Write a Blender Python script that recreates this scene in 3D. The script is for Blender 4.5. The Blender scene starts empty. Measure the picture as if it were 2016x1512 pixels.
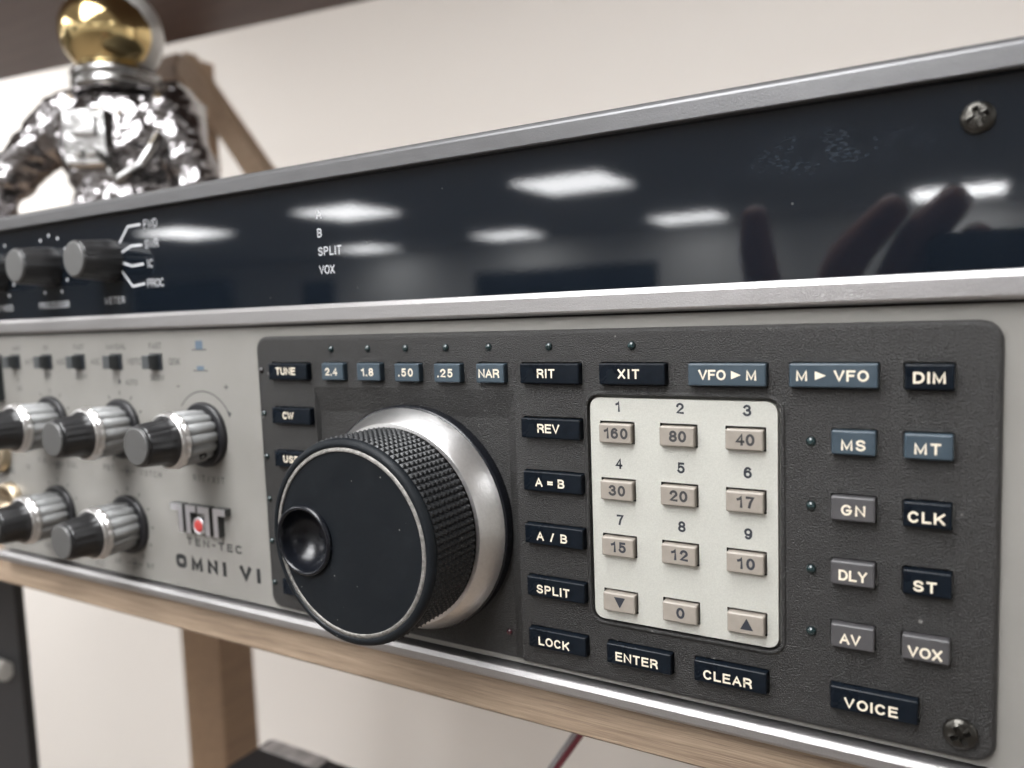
import bpy, bmesh, math, random
from math import sin, cos, pi, radians
from mathutils import Matrix, Vector

# ------------------------------------------------------------------ units
# Everything is measured in "u" (0.69 mm): x to the right along the radio's front,
# y up, d out of the front panel towards the viewer.
S = 0.00069
def W(x, y, d): return Vector((x * S, -d * S, y * S))
sc = bpy.context.scene
COL = sc.collection

# ------------------------------------------------------------------ camera
cam_d = bpy.data.cameras.new('camera'); cam = bpy.data.objects.new('camera', cam_d); COL.objects.link(cam)
R0, R1, R2 = (.8646, -.0351, -.5013), (.0140, -.9955, .0939), (-.5023, -.0882, -.8602)
ax = [Vector((r[0], -r[2], r[1])) for r in (R0, R1, R2)]
rx = ax[0].normalized(); rz = -ax[2].normalized(); ry = rz.cross(rx).normalized(); rx = ry.cross(rz)
cam.matrix_world = Matrix((( rx.x, ry.x, rz.x, 0), (rx.y, ry.y, rz.y, 0), (rx.z, ry.z, rz.z, 0), (0, 0, 0, 1)))
cam.location = W(109.65, 37.88, 248.26)
cam_d.sensor_width = 36.0; cam_d.lens = 1520.1 / 2016 * 36
cam_d.clip_start = 0.0005; cam_d.clip_end = 60
cam_d.dof.use_dof = True; cam_d.dof.focus_distance = 272 * S
cam_d.dof.aperture_fstop = cam_d.lens / (3.8 * S * 1000)
sc.camera = cam

# ------------------------------------------------------------------ world, exposure, renderer settings
wd = bpy.data.worlds.new("World"); sc.world = wd; wd.use_nodes = True
wd.node_tree.nodes['Background'].inputs[0].default_value = (1, .96, .92, 1)
wd.node_tree.nodes['Background'].inputs[1].default_value = 0.02
sc.view_settings.view_transform = 'Standard'; sc.view_settings.look = 'None'
sc.view_settings.exposure = 0.0; sc.view_settings.gamma = 1.0
sc.view_settings.use_curve_mapping = False
try:
    sc.cycles.use_denoising = True; sc.cycles.denoiser = 'OPENIMAGEDENOISE'
    sc.cycles.max_bounces = 8; sc.cycles.diffuse_bounces = 5; sc.cycles.glossy_bounces = 5
    sc.cycles.caustics_reflective = False; sc.cycles.caustics_refractive = False
    sc.cycles.sample_clamp_indirect = 6.0
except Exception: pass
LAMP = 14.5     # radiance of the ceiling panels

# ------------------------------------------------------------------ materials
def mat(name, col, rough=.5, metal=0., spec=.5, bump=None, var=None, coat=0., aniso=None, ior=None, emit=None, rv=None):
    m = bpy.data.materials.new(name); m.use_nodes = True
    nt = m.node_tree; b = nt.nodes['Principled BSDF']
    b.inputs['Base Color'].default_value = (*col, 1); b.inputs['Roughness'].default_value = rough
    b.inputs['Metallic'].default_value = metal; b.inputs['Specular IOR Level'].default_value = spec
    if coat: b.inputs['Coat Weight'].default_value = coat; b.inputs['Coat Roughness'].default_value = .05
    if ior: b.inputs['IOR'].default_value = ior
    if emit: b.inputs['Emission Color'].default_value = (*emit[0], 1); b.inputs['Emission Strength'].default_value = emit[1]
    tc = nt.nodes.new('ShaderNodeTexCoord')
    def noise(scale, detail=2., stretch=None, rough=.5):
        n = nt.nodes.new('ShaderNodeTexNoise'); n.inputs['Scale'].default_value = 1.0
        n.inputs['Detail'].default_value = detail; n.inputs['Roughness'].default_value = rough
        mp = nt.nodes.new('ShaderNodeMapping'); st = stretch or (1, 1, 1)
        mp.inputs['Scale'].default_value = tuple(scale / S * s for s in st)
        nt.links.new(tc.outputs['Object'], mp.inputs['Vector']); nt.links.new(mp.outputs['Vector'], n.inputs['Vector'])
        return n
    m['_n'] = 0
    if bump:   # list of (frequency per u, height in u, stretch)
        prev = None
        for fr, h, st in bump:
            n = noise(fr, 2., st); bp = nt.nodes.new('ShaderNodeBump')
            bp.inputs['Strength'].default_value = 1.0; bp.inputs['Distance'].default_value = h * S
            nt.links.new(n.outputs['Fac'], bp.inputs['Height'])
            if prev: nt.links.new(prev.outputs['Normal'], bp.inputs['Normal'])
            prev = bp
        nt.links.new(prev.outputs['Normal'], b.inputs['Normal'])
    if rv:     # (frequency, amount): rubbed and greasy patches in the sheen
        n = noise(rv[0], 3., None, .6); r = nt.nodes.new('ShaderNodeMapRange')
        r.inputs['From Min'].default_value = .3; r.inputs['From Max'].default_value = .7
        r.inputs['To Min'].default_value = rough - rv[1]; r.inputs['To Max'].default_value = rough + rv[1]
        nt.links.new(n.outputs['Fac'], r.inputs['Value']); nt.links.new(r.outputs['Result'], b.inputs['Roughness'])
    if var:    # (frequency, amount, stretch): value variation of the base colour
        fr, am, st = var
        n = noise(fr, 4., st); r = nt.nodes.new('ShaderNodeMapRange')
        r.inputs['From Min'].default_value = .25; r.inputs['From Max'].default_value = .75
        r.inputs['To Min'].default_value = 1 - am; r.inputs['To Max'].default_value = 1 + am
        nt.links.new(n.outputs['Fac'], r.inputs['Value'])
        mx = nt.nodes.new('ShaderNodeVectorMath'); mx.operation = 'SCALE'; mx.inputs[0].default_value = col
        nt.links.new(r.outputs['Result'], mx.inputs['Scale']); nt.links.new(mx.outputs['Vector'], b.inputs['Base Color'])
    return m

def dusty(m, amount=.5, thr=.66, size=.9, col=(.35, .34, .32)):
    """tiny specks of dust lying on the surface"""
    nt = m.node_tree; b = nt.nodes['Principled BSDF']
    tc = nt.nodes.new('ShaderNodeTexCoord'); v = nt.nodes.new('ShaderNodeTexVoronoi'); v.inputs['Scale'].default_value = 1 / (size * S * 5)
    v.inputs['Randomness'].default_value = 1.0
    nt.links.new(tc.outputs['Object'], v.inputs['Vector'])
    wn = nt.nodes.new('ShaderNodeSeparateColor'); nt.links.new(v.outputs['Color'], wn.inputs['Color'])
    g = nt.nodes.new('ShaderNodeMath'); g.operation = 'GREATER_THAN'; g.inputs[1].default_value = thr
    nt.links.new(wn.outputs['Red'], g.inputs[0])
    rad = nt.nodes.new('ShaderNodeMath'); rad.operation = 'MULTIPLY'; rad.inputs[1].default_value = .11
    nt.links.new(wn.outputs['Green'], rad.inputs[0])
    l = nt.nodes.new('ShaderNodeMath'); l.operation = 'LESS_THAN'
    nt.links.new(v.outputs['Distance'], l.inputs[0]); nt.links.new(rad.outputs[0], l.inputs[1])
    mu = nt.nodes.new('ShaderNodeMath'); mu.operation = 'MULTIPLY'; nt.links.new(g.outputs[0], mu.inputs[0]); nt.links.new(l.outputs[0], mu.inputs[1])
    m2 = nt.nodes.new('ShaderNodeMath'); m2.operation = 'MULTIPLY'; m2.inputs[1].default_value = amount; nt.links.new(mu.outputs[0], m2.inputs[0])
    mix = nt.nodes.new('ShaderNodeMix'); mix.data_type = 'RGBA'
    src = b.inputs['Base Color'].links[0].from_socket if b.inputs['Base Color'].links else None
    if src: nt.links.new(src, mix.inputs['A'])
    else: mix.inputs['A'].default_value = b.inputs['Base Color'].default_value
    mix.inputs['B'].default_value = (*col, 1)
    nt.links.new(m2.outputs[0], mix.inputs['Factor']); nt.links.new(mix.outputs['Result'], b.inputs['Base Color'])
    return m

M = {}
M['bezel'] = dusty(mat('textured_charcoal_plastic', (.0215, .0208, .020), .40, spec=.46, rv=(.05, .08), bump=[(2.1, .66, None)], var=(2.4, .5, None)), .5, .8, 1.1)  # colour speckle stands in for tiny glints on the grain
M['plate'] = mat('pale_metallic_plate', (.53, .53, .487), .42, .25, bump=[(3.0, .05, None)], var=(2.2, .09, None))
M['panel'] = mat('grey_satin_paint', (.236, .228, .212), .42, bump=[(1.4, .02, None)], var=(.05, .04, None))
M['alu'] = mat('satin_aluminium', (.42, .41, .41), .38, .85, bump=[(2.2, .09, None)], var=(1.6, .07, None))
M['trim'] = mat('dull_aluminium_trim', (.135, .135, .138), .44, .6, bump=[(1.5, .08, None)], var=(.4, .06, (.1, 1, 1)))
M['turned'] = mat('turned_aluminium', (.74, .735, .73), .33, 1.0, bump=[(1.1, .05, None)], var=(.8, .05, None))
M['ring'] = mat('worn_silver_ring', (.25, .24, .225), .55, .5, bump=[(1.1, .2, None)], var=(.7, .4, None))
M['black_key'] = dusty(mat('navy_black_key_plastic', (.0045, .0072, .0115), .33, spec=.17, rv=(.14, .13), bump=[(2.0, .03, None), (.12, .10, None)], var=(.5, .25, None)), .35, .86, 1.2)
M['blue_key'] = mat('slate_blue_key_plastic', (.040, .060, .078), .40, rv=(.15, .12), bump=[(2.0, .03, None)], var=(.6, .06, None))
M['grey_key'] = mat('dark_grey_key_plastic', (.068, .066, .069), .40, bump=[(2.0, .03, None)], var=(.6, .06, None))
M['beige_key'] = mat('beige_key_plastic', (.285, .255, .22), .42, rv=(.15, .1), bump=[(2.0, .03, None)], var=(.7, .05, None))
M['cream'] = mat('cream_lettering', (.80, .72, .58), .55)
M['ink'] = mat('dark_print', (.022, .026, .036), .55)
M['keyink'] = mat('grey_key_print', (.035, .035, .038), .55)
M['panelink'] = mat('grey_panel_print', (.04, .042, .048), .55)
M['boldink'] = mat('bold_panel_print', (.018, .02, .022), .5)
M['whiteprint'] = mat('white_window_print', (.55, .56, .58), .5)
M['window'] = mat('glossy_black_window', (.0062, .0092, .0140), .04, spec=.5, ior=1.66, bump=[(.8, .0018, None), (.05, .005, None)])
M['gap'] = mat('dark_gap', (.006, .006, .007), .7)
M['grip'] = dusty(mat('black_knurled_rubber', (.011, .012, .014), .46, bump=[(1.5, .06, None)]), .5, .7, .8)
M['disc'] = dusty(mat('matt_black_disc', (.006, .008, .0105), .52, spec=.2, rv=(.06, .12), bump=[(2.4, .03, None)]), .45, .8, .7)
M['gloss_black'] = mat('gloss_black_plastic', (.006, .007, .010), .25, spec=.4)
M['lamp_green'] = mat('dark_teal_lens', (.010, .024, .026), .16, coat=.6)
M['lamp_red'] = mat('dark_red_lens', (.05, .006, .012), .14, coat=.6)
M['lamp_brown'] = mat('dark_unlit_lens', (.02, .017, .018), .2, coat=.4)
M['knob_black'] = mat('satin_black_knob', (.018, .018, .019), .32)
M['knob_cap'] = mat('grey_knob_cap', (.115, .115, .113), .42, .3)
M['knob_grey'] = mat('grey_fluted_knob', (.27, .275, .275), .42)
M['knob_silver'] = mat('bright_silver_trim', (.72, .71, .70), .30, 1.0)
M['knob_base'] = mat('black_knob_base', (.012, .012, .014), .4)
M['screw'] = mat('blackened_screw', (.065, .062, .056), .3, .9, bump=[(.9, .12, None)])
M['brass'] = mat('gilt_ring', (.48, .40, .29), .4, .9)
M['badge'] = mat('badge_silver', (.72, .71, .74), .34, .85)
M['badge_side'] = mat('badge_dark_side', (.05, .052, .05), .5)
M['red'] = mat('red_enamel', (.55, .065, .06), .35)
M['case'] = mat('charcoal_case', (.02, .02, .021), .5, bump=[(1., .1, None)])
M['switch'] = mat('black_switch', (.014, .017, .021), .5)
M['lever'] = mat('grey_switch_lever', (.055, .06, .063), .45)
M['wall'] = mat('warm_white_paint', (.93, .885, .835), .8, bump=[(.05, .6, None)])
M['ceiling'] = mat('white_ceiling_tile', (.62, .62, .62), .9, bump=[(.08, 1., None)])
M['floor'] = mat('grey_brown_carpet', (.22, .19, .165), .9, bump=[(.1, 2., None)])
M['farwall'] = mat('office_wall_paint', (.93, .93, .91), .8)
M['frame'] = mat('white_enamel', (.7, .7, .7), .4)
M['diffuser'] = mat('lit_diffuser', (.8, .8, .8), .6, emit=((.985, .99, 1.0), LAMP))
M['screen'] = mat('dark_screen', (.006, .007, .012), .2)
M['navy_door'] = mat('navy_painted_door', (.03, .03, .055), .5)
M['darkwood'] = mat('dark_brown_board', (.115, .078, .070), .55, bump=[(.12, .3, (.1, 1, 1))], var=(.08, .15, (.08, 1, 1)))
M['chrome'] = mat('chrome_foil', (.33, .315, .32), .2, 1.0, bump=[(.10, 3.5, (1, .5, 1))])
M['chrome_smooth'] = mat('chrome_smooth', (.42, .415, .41), .2, 1.0, bump=[(.05, 1.2, None)])
M['helmet'] = mat('silver_white_helmet', (.74, .73, .71), .3, .35)
M['gold'] = mat('gold_visor', (.80, .62, .31), .15, 1.0, bump=[(.03, 1.5, None)])
M['device'] = mat('black_device', (.018, .018, .02), .45)
M['label'] = mat('grey_label', (.46, .44, .43), .5, var=(.09, .5, (1, .4, 1)))
M['palebar'] = mat('pale_bar', (.62, .60, .56), .5)
M['cable_red'] = mat('dark_red_cable', (.16, .025, .04), .4)
M['cable_grey'] = mat('grey_cable', (.30, .29, .30), .4)
M['skin'] = mat('skin', (.30, .145, .11), .5, bump=[(.35, .3, None)])
M['sleeve'] = mat('dark_sleeve', (.03, .03, .035), .8)
M['phone'] = mat('dark_phone', (.02, .02, .024), .25)

def wood(name, a, b_, scale):
    m = bpy.data.materials.new(name); m.use_nodes = True; nt = m.node_tree; b = nt.nodes['Principled BSDF']
    b.inputs['Roughness'].default_value = .55
    tc = nt.nodes.new('ShaderNodeTexCoord'); mp = nt.nodes.new('ShaderNodeMapping')
    mp.inputs['Scale'].default_value = tuple(s / S for s in scale)
    nt.links.new(tc.outputs['Object'], mp.inputs['Vector'])
    n = nt.nodes.new('ShaderNodeTexNoise'); n.inputs['Scale'].default_value = 1; n.inputs['Detail'].default_value = 5; n.inputs['Roughness'].default_value = .62
    nt.links.new(mp.outputs['Vector'], n.inputs['Vector'])
    n2 = nt.nodes.new('ShaderNodeTexNoise'); n2.inputs['Scale'].default_value = 4.5; n2.inputs['Detail'].default_value = 3
    nt.links.new(mp.outputs['Vector'], n2.inputs['Vector'])
    ad = nt.nodes.new('ShaderNodeMath'); ad.operation = 'MULTIPLY_ADD'; ad.inputs[1].default_value = .45
    nt.links.new(n2.outputs['Fac'], ad.inputs[0]); nt.links.new(n.outputs['Fac'], ad.inputs[2])
    cr = nt.nodes.new('ShaderNodeValToRGB'); cr.color_ramp.elements[0].position = .45; cr.color_ramp.elements[1].position = .98
    cr.color_ramp.elements[0].color = (*b_, 1); cr.color_ramp.elements[1].color = (*a, 1)
    nt.links.new(ad.outputs[0], cr.inputs['Fac']); nt.links.new(cr.outputs['Color'], b.inputs['Base Color'])
    bp = nt.nodes.new('ShaderNodeBump'); bp.inputs['Distance'].default_value = .25 * S; bp.inputs['Strength'].default_value = 1
    nt.links.new(n2.outputs['Fac'], bp.inputs['Height']); nt.links.new(bp.outputs['Normal'], b.inputs['Normal'])
    return m
M['oak'] = wood('oak_edge', (.42, .318, .228), (.17, .12, .083), (.014, .85, .45))
M['oak_brace'] = wood('oak_brace', (.58, .43, .30), (.44, .32, .215), (.09, .03, .09))
M['oak_post'] = wood('oak_post', (.36, .24, .15), (.22, .145, .095), (.09, .006, .09))

# a smear of fine scratches on the window near the upper screw
def add_smear(m):
    nt = m.node_tree; b = nt.nodes['Principled BSDF']
    tc = nt.nodes.new('ShaderNodeTexCoord')
    def math_(op, a, bb, cl=False):
        n = nt.nodes.new('ShaderNodeMath'); n.operation = op; n.use_clamp = cl
        for i, v in enumerate((a, bb)):
            if isinstance(v, (int, float)): n.inputs[i].default_value = v
            else: nt.links.new(v, n.inputs[i])
        return n.outputs[0]
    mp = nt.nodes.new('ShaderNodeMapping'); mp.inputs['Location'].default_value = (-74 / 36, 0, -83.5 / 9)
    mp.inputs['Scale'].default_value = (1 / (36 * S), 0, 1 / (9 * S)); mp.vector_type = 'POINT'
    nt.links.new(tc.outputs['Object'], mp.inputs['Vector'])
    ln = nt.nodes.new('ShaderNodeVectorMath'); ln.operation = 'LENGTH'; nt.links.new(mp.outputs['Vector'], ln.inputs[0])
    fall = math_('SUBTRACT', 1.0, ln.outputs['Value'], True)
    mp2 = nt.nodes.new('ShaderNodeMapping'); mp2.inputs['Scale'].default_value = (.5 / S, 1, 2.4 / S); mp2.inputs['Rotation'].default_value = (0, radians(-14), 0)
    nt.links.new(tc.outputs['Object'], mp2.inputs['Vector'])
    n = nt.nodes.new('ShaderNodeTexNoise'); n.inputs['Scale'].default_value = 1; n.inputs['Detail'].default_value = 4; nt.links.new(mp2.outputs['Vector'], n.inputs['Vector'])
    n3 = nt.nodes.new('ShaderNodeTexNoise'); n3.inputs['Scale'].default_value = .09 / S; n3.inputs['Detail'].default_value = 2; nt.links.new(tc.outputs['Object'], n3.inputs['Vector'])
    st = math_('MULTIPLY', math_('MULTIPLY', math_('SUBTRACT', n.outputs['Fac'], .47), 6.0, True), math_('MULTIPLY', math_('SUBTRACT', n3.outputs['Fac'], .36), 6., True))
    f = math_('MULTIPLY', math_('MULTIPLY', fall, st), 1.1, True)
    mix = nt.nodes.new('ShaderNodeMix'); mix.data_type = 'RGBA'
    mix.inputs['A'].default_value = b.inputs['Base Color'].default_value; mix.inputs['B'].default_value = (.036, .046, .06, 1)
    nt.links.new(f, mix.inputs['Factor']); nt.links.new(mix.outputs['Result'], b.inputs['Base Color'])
add_smear(M['window'])
dusty(M['window'], .25, .90, 1.3)

# ------------------------------------------------------------------ mesh builder
class MB:
    def __init__(s): s.v = []; s.f = []; s.m = []; s.sm = []
    def add(s, vs, fs, mi=0, smooth=False):
        o = len(s.v); s.v += vs
        for f in fs: s.f.append(tuple(i + o for i in f)); s.m.append(mi); s.sm.append(smooth)
    def box(s, x0, x1, y0, y1, d0, d1, mi=0):
        v = [(x, y, d) for d in (d0, d1) for y in (y0, y1) for x in (x0, x1)]
        s.add(v, [(0, 2, 3, 1), (4, 5, 7, 6), (0, 1, 5, 4), (2, 6, 7, 3), (0, 4, 6, 2), (1, 3, 7, 5)], mi)
    def loft(s, loops, cap0=False, cap1=True, mi=0, smooth=False, capmi=None):
        n = len(loops[0]); v = [p for l in loops for p in l]; f = []
        for k in range(len(loops) - 1):
            for i in range(n):
                j = (i + 1) % n
                f.append((k * n + i, k * n + j, (k + 1) * n + j, (k + 1) * n + i))
        o = len(s.v); s.add(v, f, mi, smooth)
        if cap1: s.f.append(tuple(o + (len(loops) - 1) * n + i for i in range(n))); s.m.append(mi if capmi is None else capmi); s.sm.append(False)
        if cap0: s.f.append(tuple(o + i for i in reversed(range(n)))); s.m.append(mi); s.sm.append(False)
    def lathe(s, prof, cx, cy, n=64, mi=0, fl=None, smooth=True, cap1=True, cap0=False):
        loops = []
        for r, d in prof:
            l = []
            for i in range(n):
                a = 2 * pi * i / n; rr = r if fl is None else fl(r, a, d)
                l.append((cx + rr * cos(a), cy + rr * sin(a), d))
            loops.append(l)
        s.loft(loops, cap0, cap1, mi, smooth)
    def extrude_x(s, prof, x0, x1, mi=0, smooth=False, nx=1):
        # prof: (y,d) points, counter-clockwise seen from +x
        loops = [[(x0 + (x1 - x0) * k / nx, y, d) for y, d in prof] for k in range(nx + 1)]
        s.loft(loops, True, True, mi, smooth)
    def text(s, *a, **k): text_into(s, *a, **k)
    def build(s, name, mats, parent=None, loc=(0, 0, 0), label=None, auto=None):
        me = bpy.data.meshes.new(name)
        me.from_pydata([tuple(W(x - loc[0], y - loc[1], d - loc[2])) for x, y, d in s.v], [], s.f)
        for mm in (mats if isinstance(mats, (list, tuple)) else [mats]): me.materials.append(mm)
        me.polygons.foreach_set('material_index', s.m); me.polygons.foreach_set('use_smooth', s.sm)
        me.update()
        o = bpy.data.objects.new(name, me); COL.objects.link(o)
        place(o, loc, parent)
        if label: o['label'] = label
        return o
def place(o, loc, parent):
    o['_l'] = list(loc)
    if parent is not None:
        o.parent = parent; pl = parent['_l']; o.location = W(loc[0] - pl[0], loc[1] - pl[1], loc[2] - pl[2])
    else: o.location = W(*loc)
def thing(name, label, cat, loc=(0, 0, 0), group=None):
    o = bpy.data.objects.new(name, None); COL.objects.link(o); o.empty_display_size = .01
    place(o, loc, None); o['label'] = label; o['category'] = cat
    if group: o['group'] = group
    return o
def tag(o, label, cat, group=None):
    o['label'] = label; o['category'] = cat
    if group: o['group'] = group
    return o
def copy_part(o, loc, parent, label=None):
    """a copy of a part with copies of its sub-parts"""
    c = o.copy(); COL.objects.link(c); place(c, loc, parent)
    if label: c['label'] = label
    elif 'label' in c: del c['label']
    ol = o['_l']
    for ch in o.children:
        g = ch.copy(); COL.objects.link(g); cl = ch['_l']
        place(g, (loc[0] + cl[0] - ol[0], loc[1] + cl[1] - ol[1], loc[2] + cl[2] - ol[2]), c)
    return c

# ------------------------------------------------------------------ stroke lettering
def arc(cx, cy, rx, ry, a0, a1, n=12, sq=1.0):
    out = []
    for i in range(n + 1):
        a = radians(a0 + (a1 - a0) * i / n); c, s_ = cos(a), sin(a)
        if sq != 1.0:
            c = math.copysign(abs(c) ** sq, c); s_ = math.copysign(abs(s_) ** sq, s_)
        out.append((cx + rx * c, cy + ry * s_))
    return out
def glyph(ch, sq=1.0):
    """(width, [(polyline, closed)])"""
    L = lambda *p: (list(p), False)
    full = (arc(.5, .5, .5, .5, 90, 450, 28, sq)[:-1], True)
    G = {
     'A': (.74, [L((0, 0), (.5, 1), (1, 0)), L((.19, .34), (.81, .34))]),
     'B': (.66, [L((0, 0), (0, 1), (.5, 1), *arc(.5, .765, .42, .235, 90, -90, 8), (0, .53)), L((.45, .53), *arc(.5, .265, .5, .265, 90, -90, 8), (0, 0))]),
     'C': (.72, [(arc(.5, .5, .5, .5, 42, 318, 22, sq), False)]),
     'D': (.70, [([(0, 0), (0, 1), *arc(.42, .5, .58, .5, 90, -90, 14, sq)], True)]),
     'E': (.60, [L((1, 1), (0, 1), (0, 0), (1, 0)), L((.05, .53), (.9, .53))]),
     'F': (.57, [L((1, 1), (0, 1), (0, 0)), L((.05, .52), (.85, .52))]),
     'G': (.76, [(arc(.5, .5, .5, .5, 45, 350, 24, sq) + [(1, .47), (.56, .47)], False)]),
     'H': (.68, [L((0, 0), (0, 1)), L((1, 0), (1, 1)), L((.05, .52), (.95, .52))]),
     'I': (.0, [L((.5, 0), (.5, 1))]),
     'J': (.5, [L((1, 1), (1, .3), *arc(.5, .28, .5, .28, 0, -180, 8))]),
     'K': (.68, [L((0, 0), (0, 1)), L((1, 1), (.05, .36)), L((.36, .58), (1, 0))]),
     'L': (.55, [L((0, 1), (0, 0), (1, 0))]),
     'M': (.80, [L((0, 0), (0, 1), (.5, .06), (1, 1), (1, 0))]),
     'N': (.68, [L((0, 0), (0, 1), (1, 0), (1, 1))]),
     'O': (.76, [full]),
     'P': (.63, [L((0, 0), (0, 1), (.56, 1), *arc(.56, .735, .44, .265, 90, -90, 8), (0, .47))]),
     'Q': (.76, [full, L((.6, .3), (1, -.03))]),
     'R': (.66, [L((0, 0), (0, 1), (.56, 1), *arc(.56, .745, .42, .255, 90, -90, 8), (0, .49)), L((.52, .49), (.92, .3), (1, 0))]),
     'S': (.64, [(arc(.5, .755, .46, .245, 20, 270, 14) + arc(.5, .255, .5, .255, 90, -165, 14)[1:], False)]),
     'T': (.62, [L((0, 1), (1, 1)), L((.5, .96), (.5, 0))]),
     'U': (.68, [L((0, 1), (0, .34), *arc(.5, .34, .5, .34, 180, 360, 14), (1, 1))]),
     'V': (.72, [L((0, 1), (.5, 0), (1, 1))]),
     'W': (1.15, [L((0, 1), (.26, 0), (.5, .95), (.74, 0), (1, 1))]),
     'X': (.66, [L((0, 0), (1, 1)), L((0, 1), (1, 0))]),
     'Y': (.68, [L((0, 1), (.5, .45), (1, 1)), L((.5, .5), (.5, 0))]),
     'Z': (.6, [L((0, 1), (1, 1), (0, 0), (1, 0))]),
     '0': (.58, [(arc(.5, .5, .5, .5, 90, 450, 28)[:-1], True)]),
     '1': (.30, [L((1, 0), (1, 1), (.72, .84), (0, .76))]),
     '2': (.56, [(arc(.5, .71, .5, .29, 170, -25, 12) + [(.0, .03), (1, .0)], False)]),
     '3': (.56, [(arc(.46, .755, .44, .245, 160, -80, 12), False), (arc(.47, .265, .53, .265, 88, -160, 12), False)]),
     '4': (.60, [L((.76, 0), (.76, 1), (0, .29), (1, .29))]),
     '5': (.56, [L((.92, 1), (.16, 1), (.06, .5), *arc(.49, .33, .51, .33, 138, -155, 14))]),
     '6': (.57, [(arc(.5, .31, .5, .31, 90, 450, 20)[:-1], True), (arc(.52, .5, .52, .5, 48, 190, 12), False)]),
     '7': (.56, [L((0, 1), (1, 1), (.55, .5), (.36, 0))]),
     '8': (.57, [(arc(.5, .755, .43, .245, 90, 450, 20)[:-1], True), (arc(.5, .26, .5, .26, 90, 450, 20)[:-1], True)]),
     '9': (.57, [(arc(.5, .69, .5, .31, 90, 450, 20)[:-1], True), (arc(.48, .5, .52, .5, -132, 10, 12), False)]),
     '.': (.0, [L((.5, -.02), (.5, .03))]),
     '-': (.34, [L((0, .46), (1, .46))]), '+': (.5, [L((0, .5), (1, .5)), L((.5, .2), (.5, .8))]),
     '=': (.5, [L((0, .62), (1, .62)), L((0, .34), (1, .34))]),
     '/': (.32, [L((0, 0), (1, 1))]),
    }
    return G.get(ch)
def ribbon(mb, pts, w, z, mi, closed=False, sqcap=True, clean=True):
    P = [Vector(p) for p in pts]; Q = [P[0]]
    for p in P[1:]:
        if (p - Q[-1]).length > 1e-4: Q.append(p)
    P = Q; n = len(P); h = w / 2
    if n < 2: return
    if not closed and sqcap:
        d0 = (P[0] - P[1]).normalized(); d1 = (P[-1] - P[-2]).normalized()
        P[0] = P[0] + d0 * h * .96; P[-1] = P[-1] + d1 * h * .96
    Lf, Rt = [], []
    for i in range(n):
        a = P[i - 1] if (closed or i > 0) else None; b = P[(i + 1) % n] if (closed or i < n - 1) else None
        if a is None: t = (b - P[i]).normalized(); nn = Vector((-t.y, t.x)); k = 1
        elif b is None: t = (P[i] - a).normalized(); nn = Vector((-t.y, t.x)); k = 1
        else:
            t1 = (P[i] - a).normalized(); t2 = (b - P[i]).normalized()
            n1 = Vector((-t1.y, t1.x)); n2 = Vector((-t2.y, t2.x)); nn = (n1 + n2)
            nn = nn.normalized() if nn.length > 1e-6 else n1
            k = min(1 / max(nn.dot(n1), .2), 1.5)
        Lf.append(P[i] + nn * h * k); Rt.append(P[i] - nn * h * k)
    v = [(p.x, p.y, z) for p in Lf] + [(p.x, p.y, z) for p in Rt]; f = []
    for i in range(n if closed else n - 1):
        j = (i + 1) % n; f.append((i, n + i, n + j, j))
    mb.add(v, f, mi)
def text_into(mb, s, cx, cy, h, width=None, z=0., wt=.17, mi=1, sq=1.0, wide=1.0, align='c'):
    wt_ = wt * h; items = []
    for ch in s:
        if ch == ' ': items.append((None, .34 * h, None)); continue
        if ch in '<>^v': items.append((ch, .95 * h, None)); continue
        g = glyph(ch, sq); items.append((ch, g[0] * h * wide * (1 - wt) + wt_ if g[0] else wt_, g[1]))
    tot = sum(i[1] for i in items); n = len(items)
    gap = .16 * h; sx = 1.0
    if width and n > 1:
        gap = (width - tot) / (n - 1)
        if gap < .09 * h: gap = .09 * h; sx = (width - gap * (n - 1)) / tot
    elif width: sx = width / tot if s not in '1I' else 1.
    full = tot * sx + gap * (n - 1)
    x = cx - full / 2 if align == 'c' else cx
    zz = z
    for ch, gw, gl in items:
        gw *= sx
        if ch in ('<', '>', '^', 'v'):
            t = {'>': [(0, .1), (1, .5), (0, .9)], '<': [(1, .1), (1, .9), (0, .5)], '^': [(0, 0), (1, 0), (.5, 1)], 'v': [(0, 1), (.5, 0), (1, 1)]}[ch]
            mb.add([(x + a * gw, cy - h / 2 + b * h, z) for a, b in t], [(0, 1, 2)], mi)
        elif ch:
            for pts, cl in gl:
                q = [(x + wt_ / 2 + a * max(gw - wt_, 0), cy - h / 2 + wt_ / 2 + b * (h - wt_)) for a, b in pts]
                ribbon(mb, q, wt_, zz, mi, cl); zz += .012
        x += gw + gap

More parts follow.
